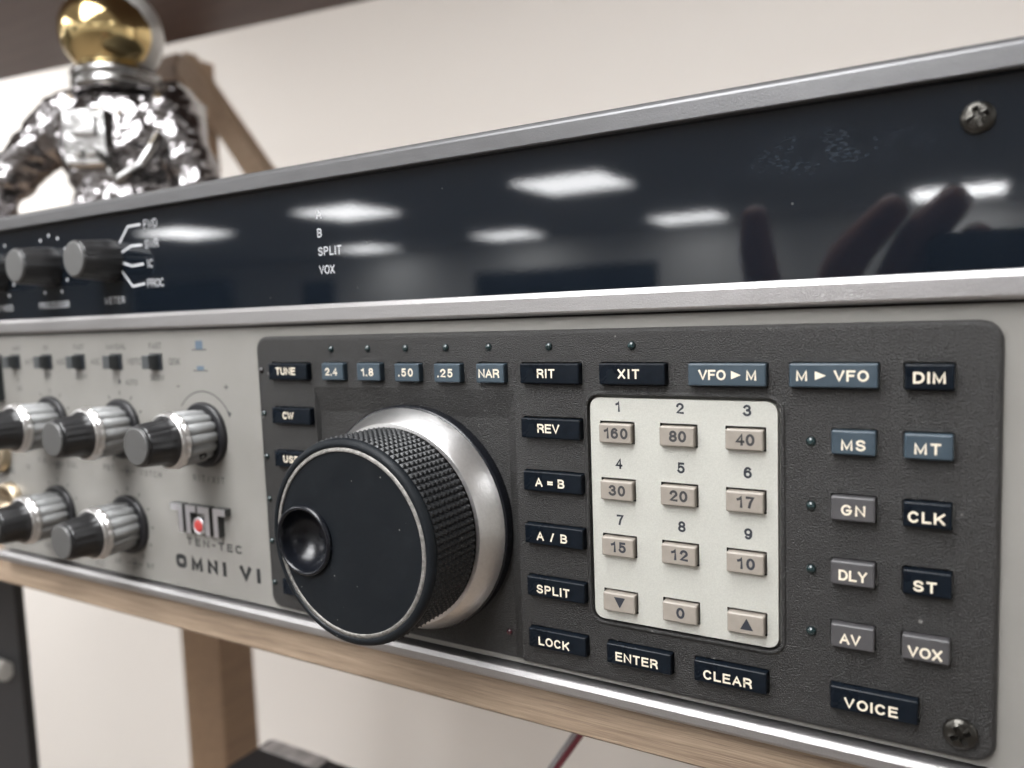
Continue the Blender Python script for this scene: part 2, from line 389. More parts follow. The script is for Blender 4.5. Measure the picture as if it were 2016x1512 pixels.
# ------------------------------------------------------------------ shapes
def rrect(x0, x1, y0, y1, r, d, k=5):
    out = []
    for cx, cy, a0 in ((x1 - r, y1 - r, 0), (x0 + r, y1 - r, 90), (x0 + r, y0 + r, 180), (x1 - r, y0 + r, 270)):
        for i in range(k + 1):
            a = radians(a0 + 90 * i / k); out.append((cx + r * cos(a), cy + r * sin(a), d))
    return out
def key_loops(x0, x1, y0, y1, d0, d1, r=.5, bev=.55):
    L = [rrect(x0, x1, y0, y1, r, d0), rrect(x0, x1, y0, y1, r, d1 - bev)]
    for t in (.35, .7, 1.0):
        a = t * pi / 2; i = bev * (1 - cos(a)); L.append(rrect(x0 + i, x1 - i, y0 + i, y1 - i, max(r - i * .5, .12), d1 - bev + bev * sin(a)))
    return L
def holed_face(mb, outer, holes, d, depth, mi=0, wallmi=None, outer_wall=False):
    """flat face with real holes: outer loop ccw, walls of every hole running back by depth"""
    bm = bmesh.new(); ed = []
    for lp in [outer] + holes:
        vs = [bm.verts.new((p[0], p[1], 0)) for p in lp]
        for i in range(len(vs)): ed.append(bm.edges.new((vs[i], vs[(i + 1) % len(vs)])))
    bmesh.ops.triangle_fill(bm, edges=ed, use_beauty=True, normal=(0, 0, 1))
    bm.verts.index_update(); bm.normal_update()
    fs = []
    for f in bm.faces:
        idx = [v.index for v in f.verts]
        if f.normal.z < 0: idx.reverse()
        fs.append(tuple(idx))
    mb.add([(v.co.x, v.co.y, d) for v in bm.verts], fs, mi); bm.free()
    for lp in holes:
        a = [(p[0], p[1], d) for p in lp]; b = [(p[0], p[1], d - depth) for p in lp]
        n = len(lp); mb.add(a + b, [(i, n + i, n + (i + 1) % n, (i + 1) % n) for i in range(n)], mi if wallmi is None else wallmi)
def circ(cx, cy, r, n=20): return [(cx + r * cos(2 * pi * i / n), cy + r * sin(2 * pi * i / n)) for i in range(n)]
def xy(l): return [(p[0], p[1]) for p in l]

# ================================================================== SETTING
def plane(name, pts, m, kind='structure'):
    b = MB(); b.add(pts, [tuple(range(len(pts)))]); o = b.build(name, m); o['kind'] = kind; return o
XL, XR, YB, YT, DB, DF = -16500, 8200, -2450, 1186, -1230, 10250
plane('floor', [(XL, YB, DF), (XR, YB, DF), (XR, YB, DB), (XL, YB, DB)], M['floor'])
plane('ceiling', [(XL, YT, DB), (XR, YT, DB), (XR, YT, DF), (XL, YT, DF)], M['ceiling'])
plane('wall_behind', [(XL, YB, DB), (XR, YB, DB), (XR, YT, DB), (XL, YT, DB)], M['wall'])
plane('wall_far', [(XR, YB, DF), (XL, YB, DF), (XL, YT, DF), (XR, YT, DF)], M['farwall'])
plane('wall_left', [(XL, YB, DF), (XL, YB, DB), (XL, YT, DB), (XL, YT, DF)], M['farwall'])
plane('wall_right', [(XR, YB, DB), (XR, YB, DF), (XR, YT, DF), (XR, YT, DB)], M['farwall'])

# ceiling light panels (grid mirrored in the radio's window, plus unseen ones added for light)
def light_proto(px, py, pz):
    t = thing('ceiling_light', '', 'ceiling light', (px, py, pz), 'square ceiling light panels')
    f = MB()
    for a in ((-455, 455, 425, 455), (-455, 455, -455, -425)): f.box(px + a[0], px + a[1], py - 8, py, pz + a[2], pz + a[3])
    for a in ((-455, -425), (425, 455)): f.box(px + a[0], px + a[1], py - 8, py, pz - 424.5, pz + 424.5)
    f.build('frame', M['frame'], t, (px, py, pz))
    g = MB(); g.add([(px - 424, py - 4, pz - 424), (px - 424, py - 4, pz + 424), (px + 424, py - 4, pz + 424), (px + 424, py - 4, pz - 424)][::-1], [(0, 1, 2, 3)]); g.build('diffuser', M['diffuser'], t, (px, py, pz))
    return t
LABELS = {(-2883, 6066): 'lit ceiling panel mirrored above the middle of the black window, largest of the reflections',
 (-5515, 6066): 'lit ceiling panel mirrored over the topmost white letter in the window',
 (-8147, 6066): 'lit ceiling panel mirrored beside the meter knob markings, leftmost of the reflections',
 (-5515, 9424): 'lit ceiling panel mirrored between the topmost reflection and the letters, above a dark rectangle',
 (-8147, 9424): 'lit ceiling panel mirrored behind the word SPLIT on the window',
 (-2883, 9424): 'lit ceiling panel mirrored just left of the upright finger in the window',
 (60, 9424): 'lit ceiling panel mirrored behind the fingertips in the window'}
proto = None
for x in (-10779, -8147, -5515, -2883, -251, 2381, 5013):
    for z in (-650, 300, 1500, 2708, 6066, 9424):
        if z == -650 and x not in (-5515, -2883, 2381, 5013): continue
        if z == 1500 and x not in (-2883, -251, 2381): continue  # row added unseen in front to light the radio
        if z > 6000 and 0 < x < 5000: continue  # far lamps kept past the right end are added unseen for the far wall
        if (x, z) in ((-251, 6066), (-10779, 6066), (-10779, 9424)) or (z == 300 and x != 2381): continue
        if z == 300: x, z = -251, 620
        if z == -650: z = -330  # lamps added out of view to brighten the wall behind
        if (x, z) == (-251, 9424): x = 60
        lab = LABELS.get((x, z), 'unseen square lit ceiling panel beyond the window reflection, part of the grid or added for light')
        if proto is None: proto = o = light_proto(x, YT - 1, z)
        else: o = copy_part(proto, (x, YT - 1, z), None, lab)
        o['label'] = lab

# dark things on the far wall, mirrored low in the window
def refl_box(name, label, cat, x0, x1, y0, y1, m, dep=60):
    b = MB(); b.box(x0, x1, y0, y1, DF - dep, DF - 2); tag(b.build(name, m), label, cat)
refl_box('wall_screen', 'wide dark wall screen mirrored low in the middle of the window', 'screen', -6600, -3580, -1100, 735, M['screen'])
refl_box('dark_cabinet', 'dark cabinet mirrored low in the window near the meter knob', 'cabinet', -14900, -12300, -2450, 900, M['screen'], 400)
refl_box('navy_door', 'navy door mirrored low in the window below the VOX lettering', 'door', -10380, -9620, -2450, 785, M['navy_door'])

# ------------------------------------------------------------------ shelf unit
shelf = thing('shelf_unit', 'oak edged open shelf unit carrying the radio, with a brown upper board', 'shelf', (0, -123, -300))
def board(y0, y1, d0, d1, m, name='shelf_board', x0=-1700, x1=900, bev=1.2):
    b = MB(); b.extrude_x([(y0, d0), (y1, d0), (y1, d1 - bev), (y1 - bev, d1), (y0 + bev, d1), (y0, d1 - bev)], x0, x1)
    return b.build(name, m, shelf, (0, (y0 + y1) / 2, (d0 + d1) / 2))
board(-123.4, -105.4, -610, -6, M['oak'])
b = MB()   # upper board, a little askew
pl = [(-1900, -40), (900, -40), (900, -815), (-606, -623), (-991, -569), (-1900, -442)]
b.loft([[(x, 480, d) for x, d in pl], [(x, 520, d) for x, d in pl]], True, True); b.build('shelf_board', M['darkwood'], shelf, (-300, 500, -300), 'dark brown upper board')
board(-1140, -1100, -640, -6, M['oak'])
def post(x0, x1, d0, d1, y0, y1): 
    b = MB(); b.box(x0, x1, y0, y1, d0, d1); return b.build('post', M['oak_post'], shelf, ((x0 + x1) / 2, y0, (d0 + d1) / 2))
post(-1088, -990, -672, -600, -2440, 478)
post(260, 350, -690, -600, -2440, 478)
post(-1690, -1600, -100, -12, -2440, -125); post(800, 890, -100, -12, -2440, -125)
def bar(name, p, q, w, t, m, parent):
    P, Q = Vector(p), Vector(q); a = (Q - P).normalized(); z = Vector((0, 0, 1)); n = z.cross(a).normalized() * w / 2; k = Vector((0, 0, t / 2))
    b = MB(); l = [[tuple(c + s1 * n + s2 * k) for s1, s2 in ((-1, -1), (1, -1), (1, 1), (-1, 1))] for c in (P, Q)]
    b.loft(l, True, True); return b.build(name, m, parent, tuple((P + Q) / 2))
bar('brace', (-985, 465, -612), (-560, -60, -612), 37, 24, M['oak_brace'], shelf)
bar('brace', (150, -126, -140), (-60, -330, -140), 34, 24, M['oak_post'], shelf)

# ------------------------------------------------------------------ small things under the shelf
dv = thing('black_box', 'black box with a grey label on its top edge, below the shelf', 'box', (-340, -1100, -215))
b = MB(); c = [(-393, -132), (-389.7, -180.6), (-250, -186), (-220, -100)]
ca, sa = cos(radians(-2)), sin(radians(-2))
def dbox(x0, x1, z0, z1, y0, y1, bev, mb, mi=0):
    mb.loft([[(x, y, z) for x, z in ((x0 + i, z1 - i), (x1 - i, z1 - i), (x1 - i, z0 + i), (x0 + i, z0 + i))] for y, i in ((y0, 0), (y1 - bev, 0), (y1, bev))], True, True, mi)
dbox(-391, -180, -183, -70, -1099, -310, 3, b); b.build('housing', M['device'], dv, (-300, -430, -130))
b = MB(); dbox(-385, -322, -181, -166, -309.8, -309.2, .1, b); b.build('paper_label', M['label'], dv, (-352, -309, -173))
eq = thing('upright_panel', 'upright black panel with a pale bar, at the bottom left below the shelf', 'panel', (-680, -1100, -120))
b = MB(); dbox(-820, -618, -112, -104, -1099, -130, 3, b); b.build('panel', M['device'], eq, (-680, -340, -110))
b = MB(); b.loft([[(x, y, z) for z, y in arc(-98, -266, 7, 9, 0, 360, 12)[:-1]] for x in (-700, -632)], True, True, 0, True)
b.box(-690, -680, -270, -262, -104, -98); b.box(-652, -642, -270, -262, -104, -98)
b.build('handle', M['palebar'], eq, (-655, -266, -98))
def tube(mb, pts, r, n=10, mi=0):
    loops = []
    for i, p in enumerate(pts):
        P = Vector(p); a = Vector(pts[max(i - 1, 0)]); c = Vector(pts[min(i + 1, len(pts) - 1)]); t = (c - a).normalized()
        u = t.cross(Vector((0, 0, 1))).normalized(); v = u.cross(t)
        loops.append([tuple(P + r * (cos(2 * pi * k / n) * u + sin(2 * pi * k / n) * v)) for k in range(n)])
    mb.loft(loops, True, True, mi, True)
pc = thing('power_cable', 'thin red and grey twin cable hanging below the oak shelf edge', 'cable', (-76, -330, -150))
for off, m, nm in ((-1.6, M['cable_grey'], 'grey_wire'), (1.6, M['cable_red'], 'red_wire')):
    b = MB(); tube(b, [(-20 + off, -126, -100), (-58 + off, -177, -100), (-76 + off, -204, -102), (-100 + off, -244, -110), (-150 + off, -330, -140), (-200 + off, -450, -160), (-205 + off, -1098, -170)], 1.6)
    b.build(nm, m, pc, (-76, -204, -102))

# ------------------------------------------------------------------ chrome astronaut
FX, FY, FZ, FYAW = -548, -105.2, -195, radians(30)
fig = thing('astronaut_figurine', 'chrome astronaut figurine with a gold visor standing beyond the radio', 'figurine', (FX, FY, FZ))
def floc(x, y, z): return (FX + x * cos(FYAW) + z * sin(FYAW), FY + y, FZ - x * sin(FYAW) + z * cos(FYAW))
def ell(mb, c, r, n=20, mi=0, rot=0., half=None):
    L = []
    for i in range(1, n):
        t = -pi / 2 + pi * i / n
        L.append([floc(c[0] + r[0] * cos(t) * cos(2 * pi * k / n), c[1] + r[1] * sin(t), c[2] - r[2] * cos(t) * sin(2 * pi * k / n)) for k in range(n)])
    mb.loft(L, True, True, mi, True)
def capsule(mb, p, q, r0, r1, n=14):
    P, Q = Vector(p), Vector(q); t = (Q - P); ln = t.length; t.normalize(); u = t.cross(Vector((0, .1, 1))).normalized(); v = t.cross(u)
    L = []
    for i in range(1, 8):
        a = -pi / 2 + pi / 2 * i / 8; L.append((P + t * r0 * sin(a), r0 * cos(a)))
    L.append((P, r0)); L.append((Q, r1))
    for i in range(1, 8):
        a = pi / 2 * i / 8; L.append((Q + t * r1 * sin(a), r1 * cos(a)))
    mb.loft([[floc(*(c + r * (cos(2 * pi * k / n) * v + sin(2 * pi * k / n) * u))) for k in range(n)] for c, r in L], True, True, 0, True)
def fbox(mb, c, h, bev=4):
    L = []
    for y, i in ((-h[1], bev), (-h[1] + bev, 0), (h[1] - bev, 0), (h[1], bev)):
        L.append([floc(c[0] + x, c[1] + y, c[2] + z) for x, z in ((-h[0] + i, h[2] - i), (h[0] - i, h[2] - i), (h[0] - i, -h[2] + i), (-h[0] + i, -h[2] + i))])
    mb.loft(L, True, True, 0)
b = MB()
ell(b, (0, 300, 0), (52, 62, 38)); ell(b, (0, 245, 0), (48, 55, 36))
capsule(b, (-44, 335, 0), (-108, 275, 4), 24, 20); capsule(b, (-108, 275, 4), (-128, 196, 26), 19, 15); ell(b, (-130, 180, 32), (15, 18, 14), 12)
capsule(b, (44, 335, 0), (72, 255, 0), 25, 21); capsule(b, (72, 255, 0), (64, 190, 22), 20, 16); ell(b, (62, 178, 28), (15, 18, 14), 12)
capsule(b, (-24, 215, 0), (-26, 60, 0), 27, 20); capsule(b, (24, 215, 0), (26, 60, 0), 27, 20)
fbox(b, (-26, 17, 8), (20, 17, 32), 6); fbox(b, (26, 17, 8), (20, 17, 32), 6); capsule(b, (-26, 60, 0), (-26, 22, 0), 20, 19); capsule(b, (26, 60, 0), (26, 22, 0), 20, 19)
body = b.build('suit', M['chrome'], fig, floc(0, 220, 0))
md = body.modifiers.new('remesh', 'REMESH'); md.mode = 'VOXEL'; md.voxel_size = 3.0 * S; md.use_smooth_shade = True
md = body.modifiers.new('smooth', 'SMOOTH'); md.factor = .6; md.iterations = 4
tx = bpy.data.textures.new('wrinkles', 'CLOUDS'); tx.noise_scale = 15 * S; tx.noise_depth = 1
md = body.modifiers.new('wrinkles', 'DISPLACE'); md.texture = tx; md.strength = 7 * S; md.mid_level = .5
b = MB(); ell(b, (0, 405, 0), (42, 43, 42), 28); b.lathe([(30, 0)], 0, 0, 8) if 0 else None
b.build('helmet', M['helmet'], fig, floc(0, 405, 0))
b = MB(); ell(b, (0, 402, 8), (40, 37.5, 40), 32); b.build('visor', M['gold'], fig, floc(0, 402, 9))
b = MB(); b.loft([[floc(r * cos(2 * pi * k / 28), y, -r * sin(2 * pi * k / 28)) for k in range(28)] for r, y in ((33, 352), (37, 355), (37, 360), (33, 362), (37, 364), (37, 369), (33, 372))], True, True, 0, True); b.build('collar', M['chrome_smooth'], fig, floc(0, 360, 0))
b = MB(); fbox(b, (4, 300, -52), (46, 66, 22), 6); fbox(b, (4, 366, -50), (38, 8, 18), 3); b.build('backpack', M['chrome_smooth'], fig, floc(0, 300, -52))
b = MB(); fbox(b, (-6, 305, 40), (17, 25, 11), 3); fbox(b, (-6, 314, 52), (10, 9, 3), 1); fbox(b, (-12, 292, 52), (4, 4, 3), 1); fbox(b, (0, 292, 52), (4, 4, 3), 1); b.build('chest_box', M['chrome_smooth'], fig, floc(0, 305, 40))
b = MB(); tube(b, [floc(*p) for p in ((8, 290, 48), (22, 268, 56), (36, 280, 44), (44, 310, 22), (40, 345, -10), (30, 350, -36))], 4.5); b.build('air_hose', M['chrome_smooth'], fig, floc(20, 290, 40))

# ================================================================== THE RADIO
radio = thing('radio_transceiver', 'silver and charcoal radio with a large tuning knob, keypad and black window', 'radio', (-140, -105, -300))
PL, PR = -416, 128
b = MB(); b.box(-406, 120, -96, 104, -626, -9); b.box(PL, PR, -104, 106, -8.6, -6.2)
for fx in (-370, 84):
    for fz in (-60, -580): b.lathe([(9, -fz), (9, -fz)], 0, 0, 8) if 0 else b.box(fx - 9, fx + 9, -105.3, -96, fz - 9, fz + 9)
b.build('case', M['case'], radio, (-140, 0, -300))

# --- aluminium rails
def rail(name, prof, m):
    b = MB(); b.extrude_x(prof, PL, PR, 0, True); o = b.build(name, m, radio, (-140, prof[0][0], 0)); 
    md = o.modifiers.new('edge', 'EDGE_SPLIT'); md.split_angle = radians(14); return o
def rnd(pts): return pts
rail('middle_rail', [(37.4, -6), (37.4, -2.2), (37.6, .2), (38.1, .9), (38.8, 1.2), (43.8, 1.2), (45.5, .35), (45.75, .0), (45.8, -.6), (45.8, -6)][::-1], M['alu'])
rail('bottom_rail', [(-105, -6), (-104.9, -1.2), (-104.5, .2), (-103.8, 1.0), (-103, 1.3), (-100.5, 1.3), (-98.75, .42), (-98.55, .0), (-98.5, -.6), (-98.5, -6)][::-1], M['alu'])
rail('top_trim', [(98.1, -6), (98.1, .2), (98.5, .7), (103.7, .8), (104.5, .5), (105.4, -.4), (106.2, -1.8), (106.5, -3.2), (106.5, -8.6), (98.1, -8.6)][::-1], M['trim'])

# --- grey front panel with its printing
b = MB(); b.box(PL, PR, -97.1, 36.7, -6.1, -2.5); Z = -2.46
def pt(s, cx, cy, h, w=None, **k): b.text(s, cx, cy, h, w, z=Z, mi=1, wt=k.pop('wt', .13), **k)
for cx, up, dn, side in ((-247.9, 'FAST', 'SLOW', 'QSK'), (-315, 'FAST', 'SLOW', 'AGC'), (-348, 'ON', 'OFF', 'ASC')):
    pt(up, cx, 28.9, 3.1); pt(dn, cx, 12.5, 3.1); pt(side, cx + 14.5, 20.8, 3.5)
pt('MANUAL', -281, 28.9, 3.1, 17.5); pt('NOTCH', -264.5, 20.8, 3.5); pt('AUTO', -270, 9.8, 3.1); pt('MAN', -379.5, 28.9, 3.1); pt('ANT', -366.5, 20.8, 3.5); pt('4', -380, 10.2, 3.1); pt('MO', -379.7, 4.8, 3.1)
b.add([(-280.2, 8.3, Z), (-278.9, 10, Z), (-280.2, 11.7, Z), (-281.5, 10, Z)], [(0, 1, 2, 3)], 1)
for y0, y1, x in ((26.9, 31, 2.7), (16.6, 18.5, 2.7)):
    b.add([(-213.9 - x, y0, Z), (-213.9 + x, y0, Z), (-213.9 + x, y1, Z), (-213.9 - x, y1, Z)], [(0, 1, 2, 3)], 3)
    ribbon(b, [(-219, y0 - .35), (-208.8, y0 - .35)], .5, Z, 1)
pt('-', -231.9, 8.4, 4, 2.4); pt('+', -196.2, 8.4, 4.2, 3.2)
ribbon(b, arc(-213.8, -15.5, 21.5, 21.5, 28, 140, 26), .55, Z, 1)
b.add([(-195.2, -6.6, Z), (-193.6, -4.2, Z), (-197.0, -3.0, Z)], [(0, 1, 2)], 1)
pt('RIT/XIT', -213.6, -38, 3.5, 23.5); pt('NOTCH', -259.5, -38.6, 3.3, 17.8); pt('PBT', -296.3, -37.8, 3.3, 9.6); pt('SQL', -331, -38.5, 3.3, 10); pt('NB', -362.2, -38, 3.0, 8); pt('10', -378, -43, 3.0)
pt('AF', -294.4, -90.2, 3.3, 6); pt('RF', -265.7, -89.7, 3.3, 6); pt('ALC', -311.9, -94, 3, 8); pt('MIC', -363.5, -90, 3.2, 8); pt('PWR', -331, -90, 3.2, 9); pt('0', -347, -41, 2.6); pt('0', -281, -93.8, 2.6)
for sx, sy in ((-279.6, -38.6), (-345.4, -39.0), (-279.3, -89.8), (-347, -90)):
    b.add([(p[0], p[1], Z) for p in circ(sx, sy, 1.3, 14)], [tuple(range(14))], 1); ribbon(b, circ(sx, sy, 2.6, 20), .45, Z, 1, True)
    ribbon(b, [(sx - 6.5, sy), (sx - 3.2, sy)], .45, Z, 1); ribbon(b, [(sx + 3.2, sy), (sx + 6.5, sy)], .45, Z, 1)
for kx, ky in ((-281, -15.5), (-347.5, -15.5), (-281, -67.9), (-347.5, -67.9)):
    for a in range(-60, 241, 30):
        ca_, sa_ = cos(radians(a)), sin(radians(a)); ribbon(b, [(kx + 18.6 * ca_, ky + 18.6 * sa_), (kx + 20.2 * ca_, ky + 20.2 * sa_)], .8, Z, 1)
pt('PHONES', -402, -47, 3.2); pt('PWR', -405, 29, 3.2)
b.text('TEN-TEC', -213.1, -71.6, 4.0, 41, z=Z, mi=2, wt=.21, sq=.6, wide=1.6)
b.text('OMNI VI', -212.3, -83.1, 7.4, 63, z=Z, mi=2, wt=.34, sq=.55, wide=1.6)
b.build('front_panel', [M['panel'], M['panelink'], M['boldink'], mat('blue_print', (.10, .14, .19), .5)], radio, (-140, -30, -4))

# --- glossy black display window with its printing
b = MB(); b.box(PL, PR, 45.6, 98.3, -6, -3); Z = -2.96
for s, y in (('A', 84.2), ('B', 76.3), ('SPLIT', 68.4), ('VOX', 60.5)): b.text(s, -131.9, y, 3.7, {'SPLIT': 13.3, 'VOX': 8.9}.get(s), z=Z, mi=1, wt=.13, align='l')
b.text('FWD', -245, 90.7, 4.2, 11, z=Z, mi=1, wt=.12); b.text('SWR', -245.2, 80.5, 4.2, 11, z=Z, mi=1, wt=.12); b.text('IC', -247.2, 70.7, 4.2, 4.5, z=Z, mi=1, wt=.12); b.text('PROC', -244.2, 60.8, 4.2, 13.5, z=Z, mi=1, wt=.12)
for l in ([(-271.2, 83.1), (-263.6, 90.6), (-253.6, 90.8)], [(-269.6, 78.1), (-262, 80.6), (-253.5, 80.5)], [(-269.6, 72.4), (-262.6, 70.4), (-253.3, 70.8)], [(-271, 68), (-263.2, 60), (-253.2, 60.8)]): ribbon(b, l, 1.25, Z, 1)
b.text('METER', -279.3, 53.4, 3.6, 17, z=Z, mi=1, wt=.13); b.text('PROCESSOR', -336.2, 53, 3.6, 30, z=Z, mi=1, wt=.13); b.text('SPEED', -388, 53, 3.6, 17, z=Z, mi=1, wt=.13)
for kx in (-336, -391):
    for a in range(-60, 241, 30):
        b.add([(p[0], p[1], Z) for p in circ(kx + 17 * cos(radians(a)), 75 + 17 * sin(radians(a)), .95, 10)], [tuple(range(10))], 1)
b.build('display_window', [M['window'], M['whiteprint']], radio, (0, 0, 0))

# --- key layout (measured on the panel): text, centre x, centre y, width, kind, text dx, text dy, text width
KH = 7.3
C1, C2, C3, C4 = 16.6, -3.4, -23.3, -43.3
keys = [
 ('TUNE', -149.3, C1, 23.7, 'black', -1.0, .2, 12.2), ('CW', -149, C2, 23.7, 'black', -1.4, .2, 6.8), ('USB', -149, C3, 23.7, 'black', -1.2, .1, 9.6),
 ('LSB', -149, C4, 23.7, 'black', -1.2, 0, 9.6), ('FSK', -149, -63.3, 23.7, 'black', -1.2, 0, 9.6), ('FM', -149, -83.3, 23.7, 'black', -1.2, 0, 6.8),
 ('2.4', -122.7, C1, 12.3, 'blue', -.5, 0, 6.9), ('1.8', -102.6, C1, 12.3, 'blue', -.4, 0, 6.5), ('.50', -82.8, C1, 12.3, 'blue', -.4, .1, 7.4), ('.25', -63.1, C1, 12.3, 'blue', -.8, 0, 7.2), ('NAR', -43.5, C1, 12.3, 'blue', -.4, 0, 9.2),
 ('RIT', -18.6, C1, 23.8, 'black', -1.1, .1, 7.2), ('XIT', 13, C1, 23.8, 'black', -.9, .1, 7.8), ('VFO > M', 45, C1, 24.8, 'blue', .3, 0, 18.3), ('M > VFO', 76.6, C1, 24.8, 'blue', -.2, 0, 20.2), ('DIM', 102, C1, 12.5, 'black', 0, -.2, 8.1),
 ('REV', -18.7, C2, 23.8, 'black', -.5, .1, 9.0), ('A = B', -18.7, C3, 23.8, 'black', -.8, -.2, 12.0), ('A / B', -18.6, C4, 23.8, 'black', -.5, -.4, 12.6), ('SPLIT', -18.6, -63.4, 23.8, 'black', -.9, -.6, 13.6), ('LOCK', -18.6, -83.4, 23.8, 'black', -1.2, -.7, 12.8),
 ('ENTER', 13.3, -83.4, 23.9, 'black', -.6, -.6, 15.7), ('CLEAR', 45.1, -83.3, 23.9, 'black', -.7, -.7, 16),
 ('MS', 82.4, C2, 12.2, 'blue', 0, -.6, 6.7), ('MT', 102, C2, 12.4, 'blue', -.2, -.5, 6.7), ('GN', 82.4, C3, 12.2, 'grey', .1, -.3, 6.7), ('CLK', 102, C3, 12.4, 'black', -.2, -.6, 9.4),
 ('DLY', 82.4, C4, 12.2, 'grey', .1, -.5, 7.9), ('ST', 102, C4, 12.5, 'black', -.5, -.8, 6.0), ('AV', 82.3, -63.1, 12.2, 'grey', -.6, -.6, 5.9), ('VOX', 101.9, -63.1, 12.3, 'grey', -.2, -1.0, 8.9), ('VOICE', 88.2, -82.9, 24.2, 'black', -.6, -.9, 14.8)]

leds_top = [-124.9, -104.5, -84.7, -64.8, -45.1, -19.4, 12.4]
leds_left = [16.8, -3.1, -23.2, -43.3, -63.3, -83.3]; leds_right = [-3.8, -23.9, -44, -64]
lamps = [(x, 26.25, 'g') for x in leds_top] + [(-168.4, y, 'b' if i == 0 else 'g') for i, y in enumerate(leds_left)] + [(70.2, y, 'g') for y in leds_right] + [(-41.4, -85.2, 'r')]

# --- charcoal keypad bezel: bevelled edge, real holes, sunk field round the tuning knob
b = MB(); BL, BR, BB, BT = -171.6, 119.9, -95.2, 32.3; NL, NR, NT = -136, -34.4, 10.1; FD = -2.0
def bz(i, d): 
    l = []
    r = 6 - i
    for cx, cy, a0 in ((BR - 6, BT - 6, 0), (BL + 6, BT - 6, 90), (BL + 6, BB + 6, 180), (BR - 6, BB + 6, 270)):
        if a0 == 270: l += [(NL, BB + i, d), (NR, BB + i, d)]
        for k in range(7):
            a = radians(a0 + 90 * k / 6); l.append((cx + r * cos(a), cy + r * sin(a), d))
    return l
bev = [bz(0, -2.5), bz(0, -1.5), bz(.25, -.85), bz(.7, -.35), bz(1.3, -.08), bz(2.0, 0)]
n = len(bev[0]); skip = 21    # segment between the two notch points
for k in range(len(bev) - 1):
    for i in range(n):
        if i == skip: continue
        j = (i + 1) % n; b.add([bev[k][i], bev[k][j], bev[k + 1][j], bev[k + 1][i]], [(0, 1, 2, 3)], 0, False)
top = xy(bev[-1]); outer = top[:skip + 1] + [(NL, NT), (NR, NT)] + top[skip + 1:]
holes = []
for t, cx, cy, w, kd, *_ in keys:
    if NL < cx - w / 2 < NR and cy < NT: continue
    holes.append(xy(rrect(cx - w / 2 - .42, cx + w / 2 + .42, cy - KH / 2 - .42, cy + KH / 2 + .42, .75, 0, 3)))
for lx, ly, kd in lamps:
    if kd != 'r': holes.append(circ(lx, ly, 1.55, 18))
PX0, PX1, PY0, PY1 = -3.7, 60.3, -71.9, 8.1
holes.append(xy(rrect(PX0 - .9, PX1 + .9, PY0 - .9, PY1 + .9, 4.2, 0, 6)))
holed_face(b, outer, holes, 0, 2.4, 0)
# raised lip round the number plate
lip = [rrect(PX0 - .9 - g, PX1 + .9 + g, PY0 - .9 - g, PY1 + .9 + g, 4.2 + g, d, 6) for g, d in ((1.5, .005), (1.1, .38), (.6, .52), (.2, .42), (.02, .0))]
b.loft(lip, False, False, 0)
# notch: gentle top slope, side slopes, floor
b.add([(NL, NT, 0), (NR, NT, 0), (NR - 4.2, NT - 11, FD), (NL + 1.2, NT - 11, FD)][::-1], [(0, 1, 2, 3)])
b.add([(NR, NT, 0), (NR, BB + 1.3, -.08), (NR - 4.2, BB + .3, FD), (NR - 4.2, NT - 11, FD)][::-1], [(0, 1, 2, 3)])
b.add([(NL, NT, 0), (NL + 1.2, NT - 11, FD), (NL + 1.2, BB + .3, FD), (NL, BB + 1.3, -.08)][::-1], [(0, 1, 2, 3)])
b.add([(NL + 1.2, NT - 11, FD), (NL + 1.2, BB + .3, FD), (NR - 4.2, BB + .3, FD), (NR - 4.2, NT - 11, FD)], [(0, 1, 2, 3)])
b.add([(NL + 1.2, BB + .3, FD), (NL + 1.2, BB, -2.5), (NR - 4.2, BB, -2.5), (NR - 4.2, BB + .3, FD)], [(0, 1, 2, 3)])
bezel = b.build('keypad_bezel', [M['bezel']], radio, (-26, -30, 0))

# --- keys
KM = {'black': M['black_key'], 'blue': M['blue_key'], 'grey': M['grey_key']}
for t, cx, cy, w, kd, dx, dy, tw in keys:
    b = MB(); random.seed(t + kd); cx += random.uniform(-.1, .1); cy += random.uniform(-.1, .1); h0 = random.uniform(-.16, .16)
    b.loft(key_loops(cx - w / 2, cx + w / 2, cy - KH / 2, cy + KH / 2, -2.3, 2.6 + h0), False, True, 0)
    b.text(t, cx + dx, cy + dy, 3.3, tw, z=2.63 + h0, wt=.185, mi=1, wide=1.2)
    b.build('push_key', [KM[kd], M['cream']], radio, (cx, cy, 0), '%s key lettered %s' % (kd, t.replace('>', 'to').replace('=', 'equals').replace('/', 'over')) )

# --- number plate with its holes, printed digits and beige keys
b = MB(); hs = []; pads = [['160', '80', '40'], ['30', '20', '17'], ['15', '12', '10'], ['v', '0', '^']]
for r in range(4):
    for c_ in range(3): hs.append(xy(rrect(c_ * 22, c_ * 22 + 12.87, -r * 20.16 - 7.75, -r * 20.16, .12, 0, 1)))
ol = rrect(PX0, PX1, PY0, PY1, 3.5, -.12, 6); holed_face(b, xy(ol), hs, -.12, 2.0, 0, 2)
b.loft([rrect(PX0, PX1, PY0, PY1, 3.5, -2.3, 6), ol], False, False, 0)
for r, row in enumerate(('123', '456', '789')):
    for c_, ch in enumerate(row): b.text(ch, c_ * 22 + 6.75 + (.25 if c_ else 0), 5.15 - r * 20.1, 3.75, 2.62 if ch != '1' else None, z=-.08, wt=.205, mi=1)
b.build('number_plate', [M['plate'], M['ink'], M['gap']], radio, (28, -32, 0))
TW = {'160': 8.8, '80': 5.9, '40': 6.0, '30': 6.1, '20': 6.1, '17': 5.6, '15': 5.6, '12': 5.8, '10': 5.7, '0': 2.9, 'v': 4.2, '^': 4.2}
